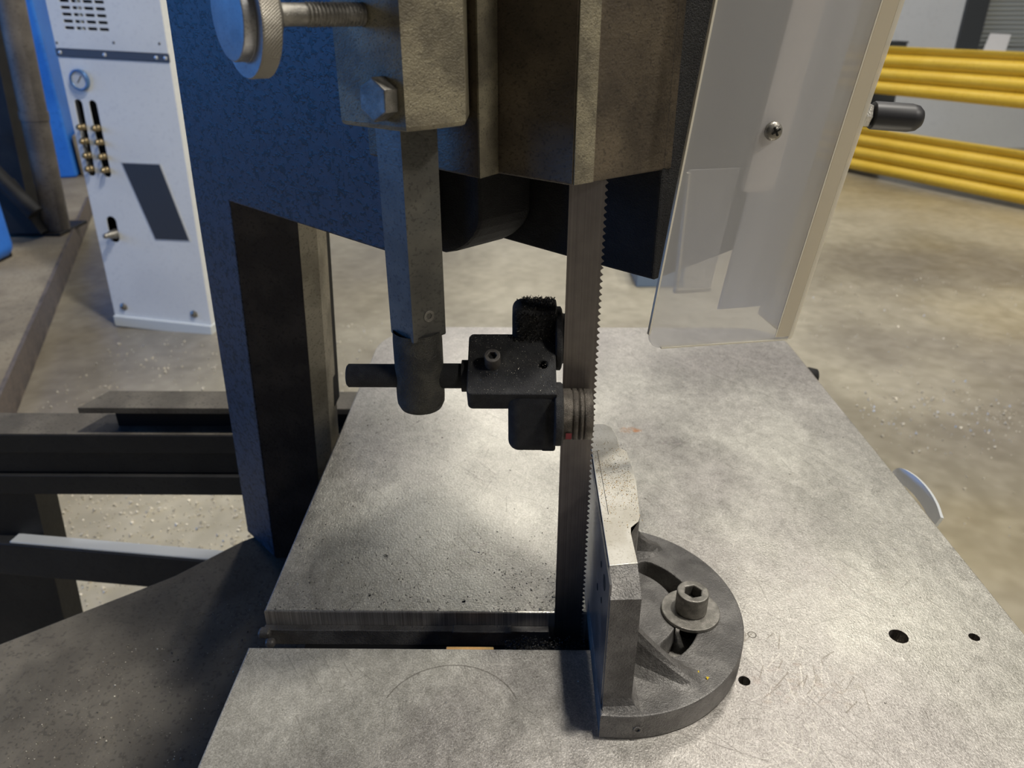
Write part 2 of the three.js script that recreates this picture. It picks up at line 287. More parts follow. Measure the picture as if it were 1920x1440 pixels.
// ---------------------------------------------------------------- saw table with blade slot
const TY = 0.75;
{
  const t = thing('saw_table', 'large worn grey steel saw table with a slot cut in from its edge', 'table', [0, 0, 0]);
  const arc = (cx, cz, r, a0, a1, n = 8) => Array.from({ length: n + 1 }, (_, i) => { const a = a0 + (a1 - a0) * i / n; return [cx + r * Math.cos(a), cz + r * Math.sin(a)]; });
  const out = [[-0.2365, -0.12], [0.457, -0.12], ...arc(0.387, -1.155, 0.07, 0, -Math.PI / 2), ...arc(-0.1365, -1.125, 0.1, -Math.PI / 2, -Math.PI), [-0.2365, -0.523], [0.068, -0.523], [0.068, -0.4785], [-0.2365, -0.4785]].map(([x, z]) => [x, z]);
  const holes = [circle(0.3423, -0.4964, 0.0098), circle(0.4095, -0.496, 0.0062), circle(0.1905, -0.4455, 0.0065)];
  mesh('tabletop', prismY(out.reverse(), TY - 0.035, TY, 0.0015, holes), M.table, t);
  mesh('slot_ledge', [boxAB(-0.2375, 0.03, TY - 0.035, TY - 0.0165, -0.523, -0.5155, 0.001), boxAB(-0.06, -0.005, TY - 0.018, TY - 0.0155, -0.523, -0.5135, 0.0008), box(0.012, 0.008, 0.01, -0.236, TY - 0.02, -0.5155, 0.003), box(0.009, 0.009, 0.008, -0.232, TY - 0.031, -0.514, 0.003)], M.cast, t);
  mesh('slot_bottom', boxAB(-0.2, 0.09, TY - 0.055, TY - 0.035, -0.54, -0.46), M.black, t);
  mesh('support', [boxAB(-0.17, 0.36, 0.545, TY - 0.055, -0.9, -0.22), boxAB(-0.19, 0.40, TY - 0.055, TY - 0.035, -1.0, -0.545), boxAB(-0.19, 0.40, TY - 0.055, TY - 0.035, -0.455, -0.18)], M.bed, t);
  mesh('edge_knob', [cyl([0.43, 0.722, -1.08], [0.475, 0.722, -1.085], 0.006), lathe([[0, 0], [0.011, 0], [0.014, 0.008], [0.011, 0.022], [0, 0.025]], [0.462, 0.724, -1.085], [1, 0, 0], 20)], M.black, t, 'small black knob at the far edge of the table');
}
// ---------------------------------------------------------------- machine bed: base plate, slide rail, cross bar, leg
{
  const t = thing('machine_bed', 'dark grimy steel bed with slide rail behind and wide base plate below the table', 'machine base', [0, 0, 0]);
  mesh('base_plate', prismY([[-0.70, -0.1], [-0.70, -0.61], [-0.69, -0.65], [-0.66, -0.692], [-0.49, -0.822], [-0.42, -0.90], [-0.38, -0.93], [0.33, -0.93], [0.33, -0.1]], 0.49, 0.53, 0.003), M.bedTop, t);
  mesh('slide_rail', [boxAB(-1.5, 0.1, 0.563, 0.60, -1.17, -1.095, 0.002), boxAB(-1.5, 0.1, 0.52, 0.563, -1.17, -1.10, 0.002), boxAB(-1.5, 0.1, 0.478, 0.518, -1.17, -1.092, 0.002)], M.bed, t);
  mesh('rail_cover', prismY([[-0.745, -1.098], [-0.722, -1.162], [0.08, -1.162], [0.08, -1.098]].reverse(), 0.641, 0.652, 0.001), M.bedTop, t);
  mesh('rail_spacer', boxAB(-0.70, 0.08, 0.6, 0.641, -1.16, -1.125), M.black, t);
  mesh('rail_top', boxAB(-1.5, 0.1, 0.6, 0.6015, -1.17, -1.096), M.bedTop, t);
  const bar = (a, b, h, d) => { const A = V(...a), B = V(...b), L = A.distanceTo(B), g = new RoundedBoxGeometry(L, h, d, 2, 0.004); g.translate(0, -h / 2, -d / 2); g.rotateY(Math.atan2(-(B.z - A.z), B.x - A.x)); return g.translate((A.x + B.x) / 2, (A.y + B.y) / 2, (A.z + B.z) / 2); };
  mesh('cross_bar', bar([-1.15, 0.385, -1.10], [-0.42, 0.375, -1.015], 0.075, 0.032), M.bed, t);
  mesh('bar_highlight', bar([-0.93, 0.3895, -1.0765], [-0.46, 0.3795, -1.0217], 0.005, 0.026), M.zinc, t, 'top edge of the cross bar with its highlight put in as a pale strip');  // pale sheet: the shine along the bar's top put into its colour
  mesh('leg', loft([[[-1.1, 0, -1.16], [-0.915, 0, -1.16], [-0.915, 0, -1.1], [-1.1, 0, -1.1]].reverse(), [[-1.06, 0.479, -1.16], [-0.87, 0.479, -1.16], [-0.87, 0.479, -1.1], [-1.06, 0.479, -1.1]].reverse()]), M.bed, t);
  mesh('leg', boxAB(-0.05, 0.05, 0, 0.52, -1.16, -1.1), M.bed, t);
  mesh('pedestal', boxAB(-0.45, 0.25, 0, 0.49, -0.72, -0.12, 0.01), M.bed, t);
}

// ---------------------------------------------------------------- saw frame (column, arm, blade housing, clamp)
const D = Math.SQRT1_2;
const QF = -0.3562;                                             // the arm's near face: (z - x) / sqrt 2
const onArm = (s, q) => [(s - q) * D, (s + q) * D];             // along the arm s, off the face q -> [x, z]
const frame = thing('band_saw', 'dark blue hammered band saw frame with leaning column, arm and clamp block', 'band saw', [0, 0, 0]);
{
  const plate = [[-0.8834, 1.26], [-0.905, 1.052], [-0.9485, 0.5165], [-0.9475, 0.5306], [-0.862, 0.5306], [-0.8335, 0.842], [-0.8099, 1.062], [-0.49, 1.0675], [-0.485, 1.075], [-0.485, 1.6], [-0.86, 1.6]];
  plate.splice(2, 1);
  const toWorld = (g) => g.applyMatrix4(new THREE.Matrix4().makeBasis(V(D, 0, D), V(0, 1, 0), V(-D, 0, D)));
  mesh('side_plate', toWorld(extr(shapeOf(plate), 0.03, 0.002).translate(0, 0, QF - 0.03)), M.bluePaint, frame);
  mesh('arm_body', toWorld(extr(shapeOf([[-0.78, 1.0635], [-0.40, 1.0628], [-0.318, 1.0634], [-0.318, 1.6], [-0.78, 1.6]]), 0.16, 0.002).translate(0, 0, -0.466 - 0.16)), M.shadeBlack, frame);
  mesh('arm_core', toWorld(extr(shapeOf([[-0.76, 1.09], [-0.56, 1.07], [-0.4938, 1.0613], [-0.4791, 1.0658], [-0.4649, 1.0735], [-0.4544, 1.0824], [-0.4488, 1.0902], [-0.446, 1.098], [-0.444, 1.6], [-0.76, 1.6]]), 0.062, 0.004).translate(0, 0, -0.462)), M.shadeBlack, frame);
  const ab = (y) => { const k = (1.064 - y) / 0.57; return [-0.3208 - k * 0.039, -0.8245 - k * 0.039]; };
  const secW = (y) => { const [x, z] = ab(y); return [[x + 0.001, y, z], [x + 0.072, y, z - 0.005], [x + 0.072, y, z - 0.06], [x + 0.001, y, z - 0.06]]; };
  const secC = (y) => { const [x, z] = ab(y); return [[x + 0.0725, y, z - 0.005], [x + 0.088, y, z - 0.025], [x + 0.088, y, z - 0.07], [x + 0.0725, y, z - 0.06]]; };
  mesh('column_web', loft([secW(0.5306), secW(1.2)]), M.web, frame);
  mesh('column_flange', loft([secC(0.5306), secC(1.2)]), M.webLit, frame);
  mesh('cover_strip', loft([[[-0.2585, 0.7636, -0.905], [-0.2525, 0.7636, -0.9], [-0.2525, 0.7636, -0.93], [-0.2585, 0.7636, -0.94]], [[-0.2425, 1.09, -0.905], [-0.2365, 1.09, -0.9], [-0.2365, 1.09, -0.93], [-0.2425, 1.09, -0.94]]]), M.shadeBlack, frame);
  // blade housing, stepped like the photo: nose corner, right-facing strip, second step
  mesh('blade_housing', prismY([[-0.12, -0.6165], [-0.0267, -0.5224], [-0.0143, -0.5415], [0.0353, -0.5], [0.112, -0.5605], [0.07, -0.62], [-0.05, -0.66]].reverse(), 1.147, 1.6, 0.0015), M.housing, frame);
  mesh('housing_strip', boxUV(loft([[[0.0368, 1.1475, -0.4995], [0.0505, 1.1475, -0.5102], [0.0495, 1.1475, -0.5115], [0.0358, 1.1475, -0.5012]], [[0.0368, 1.6, -0.4995], [0.0505, 1.6, -0.5102], [0.0495, 1.6, -0.5115], [0.0358, 1.6, -0.5012]]])), M.clamp, frame);
  { const sx = [[-0.0271, -0.5222], [-0.0149, -0.5411], [-0.0154, -0.5421], [-0.0282, -0.5235]], lo = sx.map(([x, z]) => [x + 0.0006, 1.1474, z + 0.0006]), hi = sx.map(([x, z]) => [x + 0.0006, 1.6, z + 0.0006]); mesh('housing_strip', loft([lo.slice(), hi.slice()]), M.clamp, frame); }  // step face paler than the housing: the light on it is put into colour
  const cb = mesh('clamp_block', prismY([[-0.0667, -0.46], [-0.0333, -0.4905], [-0.0333, -0.565], [-0.1125, -0.575], [-0.1125, -0.4948]], 1.186, 1.55, 0.003), M.clamp, frame);
  // hex bolt on the clamp's left face
  const n = V(-0.607, 0, 0.795), bp = V(-0.0796, 1.2042, -0.4696).addScaledVector(n, -0.001);
  const hex = extr(shapeOf(hexagon(0, 0, 0.0125, 0.5)), 0.011, 0.001); hex.applyQuaternion(new THREE.Quaternion().setFromUnitVectors(V(0, 0, 1), n)).translate(bp.x, bp.y, bp.z);
  mesh('hex_bolt', hex, M.bolt, frame);
  // clamp screw with knurled knob
  const ax = V(-0.78, 0, 0.627).normalize(), p0 = V(-0.0912, 1.249, -0.4787), q = (d) => p0.clone().addScaledVector(ax, d).toArray();
  const prof = []; for (let h = 0; h <= 0.058; h += 0.0005) prof.push([0.006 - (h < 0.042 ? 0.0006 * Math.cos(h / 0.0024 * 2 * Math.PI) : 0), h - 0.006]);
  const screw = mesh('clamp_screw', lathe(prof, q(0), ax.toArray(), 24), M.bolt, frame);
  mesh('knob_hub', lathe([[0.006, 0], [0.009, 0.001], [0.0135, 0.003], [0.0148, 0.005], [0.0148, 0.012]], q(0.05), ax.toArray()), M.steel, screw);
  mesh('knob_rim', lathe([[0.0146, 0], [0.030, 0.0], [0.0315, 0.0012], [0.0315, 0.0098], [0.0308, 0.011]], q(0.061), ax.toArray(), 96), M.knurl, screw);
  mesh('knob_face', lathe([[0.0309, 0.011], [0.0232, 0.0108], [0.0228, 0.0112], [0.0228, 0.0165], [0.022, 0.0175], [0, 0.0175]], q(0.061), ax.toArray(), 64), M.knobFace, screw);
}
// ---------------------------------------------------------------- saw blade
{
  const pts = [[0.0352, 0.56], [0.0352, 1.16]], pitch = 0.0051; let y = 1.16;
  const sh = new THREE.Shape(); sh.moveTo(0.0352, 0.56); 
  const right = [];
  while (y > 0.72) { right.push([0.0622, y], [0.0602, y - pitch * 0.26], [0.0600, y - pitch * 0.45], [0.0606, y - pitch * 0.68], [0.0616, y - pitch * 0.88]); y -= pitch; }
  const all = [[0.0352, 0.718], ...right.reverse(), [0.0352, 1.16]];
  mesh('saw_blade', extr(shapeOf(all), 0.0011).translate(0, 0, -0.5225), M.blade, frame, 'narrow toothed steel blade running down through the table slot');
}
// ---------------------------------------------------------------- guide post
const AX = { y: 0.9965, z: -0.52 };
{
  const t = thing('guide_post', 'square steel guide post with rounded socket end hanging from the clamp block', 'guide arm', [0, 0, 0]);
  const c = [-0.0755, -0.5203], a = 0.0295 / 2, al = 47.6 * Math.PI / 180, e1 = [Math.cos(al), Math.sin(al)], e2 = [Math.sin(al), -Math.cos(al)];
  const sq = [[-1, -1], [1, -1], [1, 1], [-1, 1]].map(([i, j]) => [c[0] + a * (i * e1[0] + j * e2[0]), c[1] + a * (i * e1[1] + j * e2[1])]);
  mesh('square_bar', prismY(sq, 1.0315, 1.1855, 0.0015), M.bar, t);
  mesh('socket_end', lathe([[0, 0], [0.011, 0.0006], [0.0165, 0.003], [0.0185, 0.0075], [0.0188, 0.012], [0.0188, 0.06], [0.0182, 0.068]], [-0.0765, 0.9675, -0.52], [0, 1, 0]), grime(rgb(58, 57, 54), rgb(30, 30, 30), rgb(84, 82, 74), 0.05, { roughness: 0.6, metalness: 0.3 }, 901, 0.0012), t);
  const fx = (u, y) => [c[0] + a * e1[0] * 1 * 0 + 0, y, 0];
  const nR = V(e1[0], 0, e1[1]), nL = V(-e2[0], 0, -e2[1]); // right-hand and left-hand face normals
  const onFace = (n, tdir, u, y, d) => V(c[0], y, c[1]).addScaledVector(n, a + d).addScaledVector(tdir, u);
  const pR = onFace(nR, V(e2[0], 0, e2[1]), 0.0, 1.0505, -0.0005);
  const ring = extr(shapeOf(circle(0, 0, 0.0046), [hexagon(0, 0, 0.0024)]), 0.0012, 0.0003); ring.applyQuaternion(new THREE.Quaternion().setFromUnitVectors(V(0, 0, 1), nR)).translate(...pR.toArray());
  mesh('set_screw', ring, M.bolt, t);
  const pin = mesh('pin', [lathe([[0, 0], [0.008, 0], [0.0092, 0.0012], [0.0092, 0.0415], [0.0088, 0.042], [0.0088, 0.06]], [-0.133, AX.y, AX.z], [1, 0, 0], 32), cyl([-0.062, AX.y, AX.z], [-0.034, AX.y, AX.z], 0.0098), cyl([-0.0435, AX.y, AX.z], [-0.036, AX.y, AX.z], 0.0125)], M.blackOxide, t);
}
// ---------------------------------------------------------------- blade guide
{
  const t = thing('blade_guide', 'black chip-covered guide block with two rollers gripping the saw blade', 'blade guide', [0, 0, 0]);
  const ang = 30 * Math.PI / 180, toW = (g) => g.rotateX(ang).translate(0, AX.y, AX.z);
  const rad = 0.004, face = shapeOf([...[0, 1, 2, 3, 4].map((i) => [-0.0382 + rad - rad * Math.sin(i * Math.PI / 8), 0.028 - rad + rad * Math.cos(i * Math.PI / 8)]), ...[0, 1, 2, 3, 4].map((i) => [-0.0382 + rad - rad * Math.cos(i * Math.PI / 8), -0.0285 + rad - rad * Math.sin(i * Math.PI / 8)]), [0.029, -0.0285], [0.029, 0.028]].map(([x, z]) => [x, -z]).reverse(), [circle(0.0191, 0.0075 - 0.008, 0.0036)]);
  const slab = extr(face, 0.021, 0.0012).rotateX(-Math.PI / 2).translate(0, -0.004, 0);
  const lower = new RoundedBoxGeometry(0.0355, 0.051, 0.031, 4, 0.0085).translate(0.0105, 0.9705, -0.5035);
  const upper = new RoundedBoxGeometry(0.035, 0.052, 0.034, 4, 0.0075).translate(0.0130, 1.0205, -0.5475);
  const edge = [boxAB(0.018, 0.0292, 0.9465, 0.992, -0.516, -0.489, 0.002), boxAB(0.02, 0.0305, 1.0, 1.0455, -0.562, -0.532, 0.002)];
  const br = mesh('guide_bracket', [toW(slab), lower, upper, ...edge], M.blackOxide, t);
  mesh('hole', toW(cyl([0.0191, 0.004, 0.0005], [0.0191, 0.0105, 0.0005], 0.0045)), M.black, br);
  // socket screw standing on the block
  const n = V(0, Math.cos(ang), Math.sin(ang)), p = V(-0.0192, 1.0108, -0.5115).addScaledVector(n, -0.001);
  const sc = extr(shapeOf(circle(0, 0, 0.0061), [hexagon(0, 0, 0.0034)]), 0.0125, 0.0006); sc.applyQuaternion(new THREE.Quaternion().setFromUnitVectors(V(0, 0, 1), n)).translate(...p.toArray());
  const dk = cyl(p.toArray(), p.clone().addScaledVector(n, 0.009).toArray(), 0.0035);
  const ss = mesh('socket_screw', sc, grime(rgb(92, 88, 84), rgb(60, 58, 56), rgb(112, 108, 104), 0.02, { roughness: 0.5, metalness: 0.4 }, 921, 0.0002), t);
  mesh('socket', dk, M.black, ss);
  const groove = (r0) => { const p = [[0, 0], [0.0205, 0], [0.0205, 0.0015], [0.0225, 0.0016], [0.0228, 0.003], [0.0225, 0.0054], [0.0205, 0.0056], [0.0198, 0.0066], [0.0198, 0.0125], [0.0186, 0.0128], [0.0186, 0.0140], [0.0198, 0.0142], [0.0198, 0.0172], [0.0182, 0.0175], [0.0182, 0.0187], [0.0198, 0.0190], [0.0198, 0.0212], [0.0184, 0.0215], [0.0184, 0.0225], [0.0198, 0.0228], [0.0194, 0.0285], [0.015, 0.0292], [0, 0.0292]]; return p; };
  const fr = mesh('roller', lathe(groove(), [0.0280, 0.9733, -0.5012], [1, 0, 0], 56), grime(rgb(78, 73, 67), rgb(42, 38, 34), rgb(106, 100, 92), 0.03, { roughness: 0.42, metalness: 0.6 }, 931, 0.0006), t);
  mesh('roller_flange', lathe([[0.016, -0.0006], [0.0242, -0.0004], [0.0246, 0.0012], [0.0246, 0.0048], [0.0236, 0.0062], [0.019, 0.0064]], [0.0280, 0.9733, -0.5012], [1, 0, 0], 56), M.blackOxide, fr);
  const patch = new THREE.CylinderGeometry(0.0200, 0.0200, 0.0045, 10, 1, true, -0.22, 0.44).rotateZ(-Math.PI / 2);
  patch.rotateX(0.5); // towards the camera side of the roller
  mesh('red_mark', patch.translate(0.0385, 0.9733, -0.5005), std({ color: 0x8a2a34, roughness: 0.5 }), fr, 'small red mark on the roller');
  const rrl = mesh('roller', lathe(groove(), [0.0292, 1.0185, -0.5435], [1, 0, 0], 56), M.blackOxide, t);
  mesh('roller_flange', lathe([[0.016, -0.0006], [0.0250, -0.0004], [0.0254, 0.0012], [0.0254, 0.0042], [0.0236, 0.0052], [0.019, 0.0054]], [0.0292, 1.0185, -0.5435], [1, 0, 0], 56), M.blackOxide, rrl);
}
// ---------------------------------------------------------------- fence
{
  const t = thing('angle_fence', 'grey cast iron fence with upright plate and half round slotted base beside the blade', 'saw fence', [0, 0, 0]);
  const cx = 0.0825, cz = -0.505, R = 0.1165, disc = [[0.0635, -0.3895]];
  for (let i = 0; i <= 48; i++) { const a = (92 - i / 48 * 184) * Math.PI / 180; disc.push([cx + R * Math.cos(a) , cz + R * Math.sin(a)]); }
  disc.push([0.0655, -0.6215]);
  const slot = [], sc = [0.09, -0.505], sr = 0.062, sw = 0.0095, A0 = -57, A1 = 50;
  const sp = (a, r) => [sc[0] + r * Math.cos(a * Math.PI / 180), sc[1] + r * Math.sin(a * Math.PI / 180)];
  for (let i = 0; i <= 24; i++) slot.push(sp(A0 + (A1 - A0) * i / 24, sr + sw));
  for (let i = 1; i < 10; i++) { const [x, z] = sp(A1, sr), b = (A1 + 180 * i / 10) * Math.PI / 180; slot.push([x + sw * Math.cos(b), z + sw * Math.sin(b)]); }
  for (let i = 24; i >= 0; i--) slot.push(sp(A0 + (A1 - A0) * i / 24, sr - sw));
  for (let i = 1; i < 10; i++) { const [x, z] = sp(A0, sr), b = (A0 + 180 + 180 * i / 10) * Math.PI / 180; slot.push([x + sw * Math.cos(b), z + sw * Math.sin(b)]); }
  mesh('base', prismY(disc, TY + 0.0003, TY + 0.025, 0.0014, [slot]), M.cast, t);
  // upright plate: outline seen from above, near end drawn in towards the top
  const top = [[0.0662, -0.4175], [0.0868, -0.4205], [0.0865, -0.455], [0.0875, -0.462], [0.0945, -0.470], [0.0965, -0.476], [0.1005, -0.527], [0.0985, -0.572], [0.0925, -0.58], [0.0925, -0.60], [0.089, -0.616], [0.083, -0.622], [0.0672, -0.622]];
  const low = top.map(([x, z], i) => [i === 0 ? 0.0655 : i === 1 ? 0.0875 : x, i === 0 ? -0.3975 : i === 1 ? -0.3985 : z]);
  const TT = 0.895, sec = (o, y, k = 0) => o.map(([x, z]) => [x, y, z + k]);
  const grow = (k) => low.map(([x, z], i) => [i > 0 && i < 11 ? x + 0.008 * k : x, i < 2 ? z + 0.0055 * k : z]), foot = grow(1), foot2 = grow(0.35);
  const midp = low.map(([x, z], i) => [x, z]);
  mesh('upright_plate', loft([sec(foot, TY + 0.0243), sec(foot2, TY + 0.0275), sec(low, TY + 0.034), sec(midp, TT - 0.013), sec(top, TT)]), M.cast, t);
  mesh('machined_top', prismY([...top].map(([x, z], i) => [x, z]), TT - 0.0002, TT + 0.0008, 0.0003), M.machined, t, 'bright machined top edge of the fence plate');
  mesh('machined_face', boxAB(0.0646, 0.0662, TY + 0.003, TT - 0.0015, -0.62, -0.4), M.fenceFace, t, 'smooth machined face towards the blade');
  for (const [y, z, r] of [[0.873, -0.4255, 0.0062], [0.848, -0.434, 0.0025], [0.872, -0.447, 0.0025], [0.838, -0.46, 0.003]]) mesh('face_hole', cyl([0.0643, y, z], [0.0648, y, z], r), M.black, t);
  // ribs between plate and base, with flared foot
  const rib = (a, b, h, w) => { const A = V(a[0], TY + 0.024, a[1]), B = V(b[0], TY + 0.024, b[1]), d = B.clone().sub(A).setY(0).normalize(), s = V(-d.z, 0, d.x), secs = [];
    for (let i = 0; i <= 10; i++) { const k = i / 10, y = TY + 0.0255 + h * Math.pow(1 - k, 1.25) * (1 - 0.0 * k), p = A.clone().lerp(B, k), ww = w * (0.75 + 0.35 * k), row = []; for (const [o, yy] of [[-2.1, 0], [-1.2, 0.25], [-0.75, 0.8], [-0.35, 1], [0.35, 1], [0.75, 0.8], [1.2, 0.25], [2.1, 0]]) row.push([p.x + s.x * ww * o * 0.5, TY + 0.0245 + (y - TY - 0.0245) * yy, p.z + s.z * ww * o * 0.5]); secs.push(row); }
    return loft(secs.map((r) => r.slice().reverse())); };
  mesh('rib', rib([0.083, -0.445], [0.146, -0.4225], 0.05, 0.016), M.cast, t);
  mesh('rib', rib([0.083, -0.57], [0.142, -0.589], 0.075, 0.013), M.cast, t);
  // shallow pad around the foot of the plate
  const pl = extr(shapeOf(circle(0, 0, 0.0032), [circle(0, 0, 0.0018)]), 0.0012, 0.0003).translate(0.092, TY + 0.011, -0.3893);
  mesh('plug', pl, M.cast, t);
  mesh('scribed_line', [boxAB(0.0718, 0.0722, TT + 0.0007, TT + 0.00095, -0.573, -0.478)], M.black, t);
}
{
  const w = mesh('washer', [extr(shapeOf(circle(0, 0, 0.0255, 48), [circle(0, 0, 0.0075)]), 0.0036, 0.0006).rotateX(-Math.PI / 2).translate(0.1535, TY + 0.0251, -0.4985)], M.bolt);
  w.userData = { label: 'round grey steel washer under the socket bolt on the fence base', category: 'washer' };
  const t = thing('socket_bolt', 'grey hex socket cap bolt standing in the curved slot of the fence base', 'bolt', [0.1535, TY + 0.0288, -0.4985]);
  mesh('bolt_head', extr(shapeOf(circle(0, 0, 0.0138, 48), [hexagon(0, 0, 0.0078, 0.25)]), 0.0205, 0.0012).rotateX(-Math.PI / 2), M.bolt, t);
  mesh('socket', cyl([0, 0, 0], [0, 0.009, 0], 0.0078), M.socket, t);
  mesh('shank', cyl([0, -0.05, 0], [0, 0.003, 0], 0.0070), M.socket, t);
}
// ---------------------------------------------------------------- clear blade guard
{
  const t = thing('blade_guard', 'clear scuffed plastic guard folded along its edge with a black side handle', 'blade guard', [0, 0, 0]);
  const L0 = [0.125, 1.2571, -0.535], L1 = [0.1013, 1.025, -0.535], ex = V(0.978, 0, -0.208); // panel runs right and slightly back
  const lean = (L0[0] - L1[0]) / (L0[1] - L1[1]);
  const W = 0.122, P = (s, y, d = 0) => { const x0 = L1[0] + (y - L1[1]) * lean, k = V(x0, y, -0.535).addScaledVector(ex, s * (1 + (y - 1.025) * 0.32)).addScaledVector(V(0.208, 0, 0.978), d); return [k.x, k.y, k.z]; };
  const YB = 1.0145, YT = 1.45;
  // front panel outline in (s, y), rounded lower corners
  const rows = []; 
  const outline = []; const rc = 0.012;
  for (let i = 0; i <= 8; i++) { const a = Math.PI + i / 8 * Math.PI / 2; outline.push([rc + rc * Math.cos(a), YB + rc + rc * Math.sin(a)]); }
  outline.push([W, YB - 0.002], [W, YT], [0, YT]);
  const skew = (g) => { const p = g.attributes.position; for (let i = 0; i < p.count; i++) { const q = P(p.getX(i), p.getY(i), p.getZ(i)); p.setXYZ(i, ...q); } g.computeVertexNormals(); return g; };
  mesh('front_panel', skew(extr(shapeOf(outline), 0.003, 0.0005).toNonIndexed()), M.clear, t);
  const foldClear = new THREE.MeshPhysicalMaterial({ color: 0xf4efe2, transmission: 0.5, thickness: 0, roughness: 0.4, ior: 1.5 });
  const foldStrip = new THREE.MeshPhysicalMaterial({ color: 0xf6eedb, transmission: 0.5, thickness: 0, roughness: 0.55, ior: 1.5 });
  const lip = std({ color: 0xf0ead8, roughness: 0.5 });  // pale colour paints the bright highlights along the plastic's edges
  mesh('panel_highlight', loft([[[-0.0009, 0.0032], [0.0005, 0.0032], [0.0005, -0.0002], [-0.0009, -0.0002]].map(([q, d]) => P(q, YB + rc, d)), [[-0.0009, 0.0032], [0.0005, 0.0032], [0.0005, -0.0002], [-0.0009, -0.0002]].map(([q, d]) => P(q, YT, d))]), lip, t, 'cut edge of the clear panel with its highlight put in as a pale strip');
  mesh('panel_highlight', loft([[[rc, YB - 0.0008], [rc, YB + 0.0005], [W, YB - 0.0015], [W, YB - 0.0028]].map(([q, y]) => P(q, y, -0.0002)), [[rc, YB - 0.0008], [rc, YB + 0.0005], [W, YB - 0.0015], [W, YB - 0.0028]].map(([q, y]) => P(q, y, 0.0032))]), lip, t, 'cut edge of the clear panel with its highlight put in as a pale strip');
  // folded side, going back from the front panel's outer edge
  const fold = []; for (let i = 0; i <= 6; i++) { const a = i / 6 * Math.PI / 2; fold.push([W + 0.007 * Math.sin(a), -0.007 + 0.007 * Math.cos(a)]); }
  const side = [...fold.map(([s, d]) => [s, d + 0.003]), [W + 0.007, -0.055], [W + 0.004, -0.055], ...fold.slice().reverse().map(([s, d]) => [Math.min(s, W + 0.004), d - 0.0005])];
  mesh('folded_side', loft([side.map(([s, d]) => P(s, YB - 0.002, d)).reverse(), side.map(([s, d]) => P(s, YT, d)).reverse()].reverse()), foldClear, t);
  mesh('inner_panel', loft([[[0.066, -0.02], [0.111, -0.02], [0.111, -0.022], [0.066, -0.022]].map(([s, d]) => P(s, 1.034, d)), [[0.066, -0.02], [0.111, -0.02], [0.111, -0.022], [0.066, -0.022]].map(([s, d]) => P(s, YT, d))]), new THREE.MeshPhysicalMaterial({ color: 0xf0f1f4, roughness: 1, transmission: 0.6, thickness: 0 }), t, 'grey inner panel behind the clear plastic');
  mesh('bracket', extr(shapeOf([[0, 0.003], [0.003, 0], [0.021, 0], [0.024, 0.003], [0.024, 0.35], [0, 0.35]]), 0.006, 0.0006).applyMatrix4(new THREE.Matrix4().makeBasis(ex, V(lean * 1.2, 1, 0).normalize(), V(0.208, 0, 0.978))).translate(...P(0.052, 1.132, -0.009)), std({ color: 0xfaf4ee, roughness: 0.45 }), t, 'flat pale mounting bracket');
  const sp = P(0.0585, 1.176, 0.003);
  const sn = [0.208, 0.05, 0.978];
  const scr = mesh('screw', lathe([[0.0058, 0], [0.0066, 0.001], [0.0062, 0.0028], [0.0045, 0.0045], [0, 0.0052]], sp, sn, 28), M.steel, t);
  mesh('cross_slot', [box(0.0066, 0.0012, 0.002, 0, 0, 0).rotateZ(0.5), box(0.0012, 0.0066, 0.002, 0, 0, 0).rotateZ(0.5)].map((g) => g.rotateY(0.2).translate(sp[0] + sn[0] * 0.0048, sp[1] + sn[1] * 0.0048, sp[2] + sn[2] * 0.0048)), M.socket, scr);
  mesh('inner_tab', loft([[[0.022, -0.012], [0.05, -0.012], [0.05, -0.015], [0.022, -0.015]].map(([s, d]) => P(s, 1.055, d)), [[0.012, -0.012], [0.05, -0.012], [0.05, -0.015], [0.012, -0.015]].map(([s, d]) => P(s, 1.148, d))]), M.clear, t);
  mesh('tab_highlight', loft([[[0.0206, -0.0105], [0.0228, -0.0105], [0.0228, -0.0155], [0.0206, -0.0155]].map(([q, d]) => P(q, 1.056, d)), [[0.0111, -0.0105], [0.0127, -0.0105], [0.0127, -0.0155], [0.0111, -0.0155]].map(([q, d]) => P(q, 1.146, d))]), lip, t, 'edge of the small clear tab with its highlight put in as a pale strip');
  mesh('tab_highlight', loft([[[0.0206, 1.0538], [0.0206, 1.0566], [0.05, 1.0566], [0.05, 1.0538]].map(([q, y]) => P(q, y, -0.0155)), [[0.0206, 1.0538], [0.0206, 1.0566], [0.05, 1.0566], [0.05, 1.0538]].map(([q, y]) => P(q, y, -0.0105))]), lip, t, 'edge of the small clear tab with its highlight put in as a pale strip');
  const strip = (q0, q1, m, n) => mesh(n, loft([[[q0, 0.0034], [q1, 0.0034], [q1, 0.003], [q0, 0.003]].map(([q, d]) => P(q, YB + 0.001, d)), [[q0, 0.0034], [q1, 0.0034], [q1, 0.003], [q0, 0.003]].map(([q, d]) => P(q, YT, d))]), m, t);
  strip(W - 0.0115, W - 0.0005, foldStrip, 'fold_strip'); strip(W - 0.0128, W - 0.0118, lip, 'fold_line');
  // handle
  const hb = P(W + 0.0095, 1.1835, -0.010), hd = V(0.985, -0.055, 0.1).normalize();
  mesh('handle', lathe([[0, 0.0062], [0.0092, 0.0062], [0.0098, 0.0075], [0.0098, 0.033], [0.0088, 0.038], [0.006, 0.0412], [0, 0.042]], hb, hd.toArray(), 32), M.rubber, t, 'black rubber grip handle');
  mesh('handle_nut', [extr(shapeOf(hexagon(0, 0, 0.0085)), 0.005, 0.0006).applyQuaternion(new THREE.Quaternion().setFromUnitVectors(V(0, 0, 1), hd)).translate(...hb)], M.steel, t, 'bright steel nut at the handle');
}
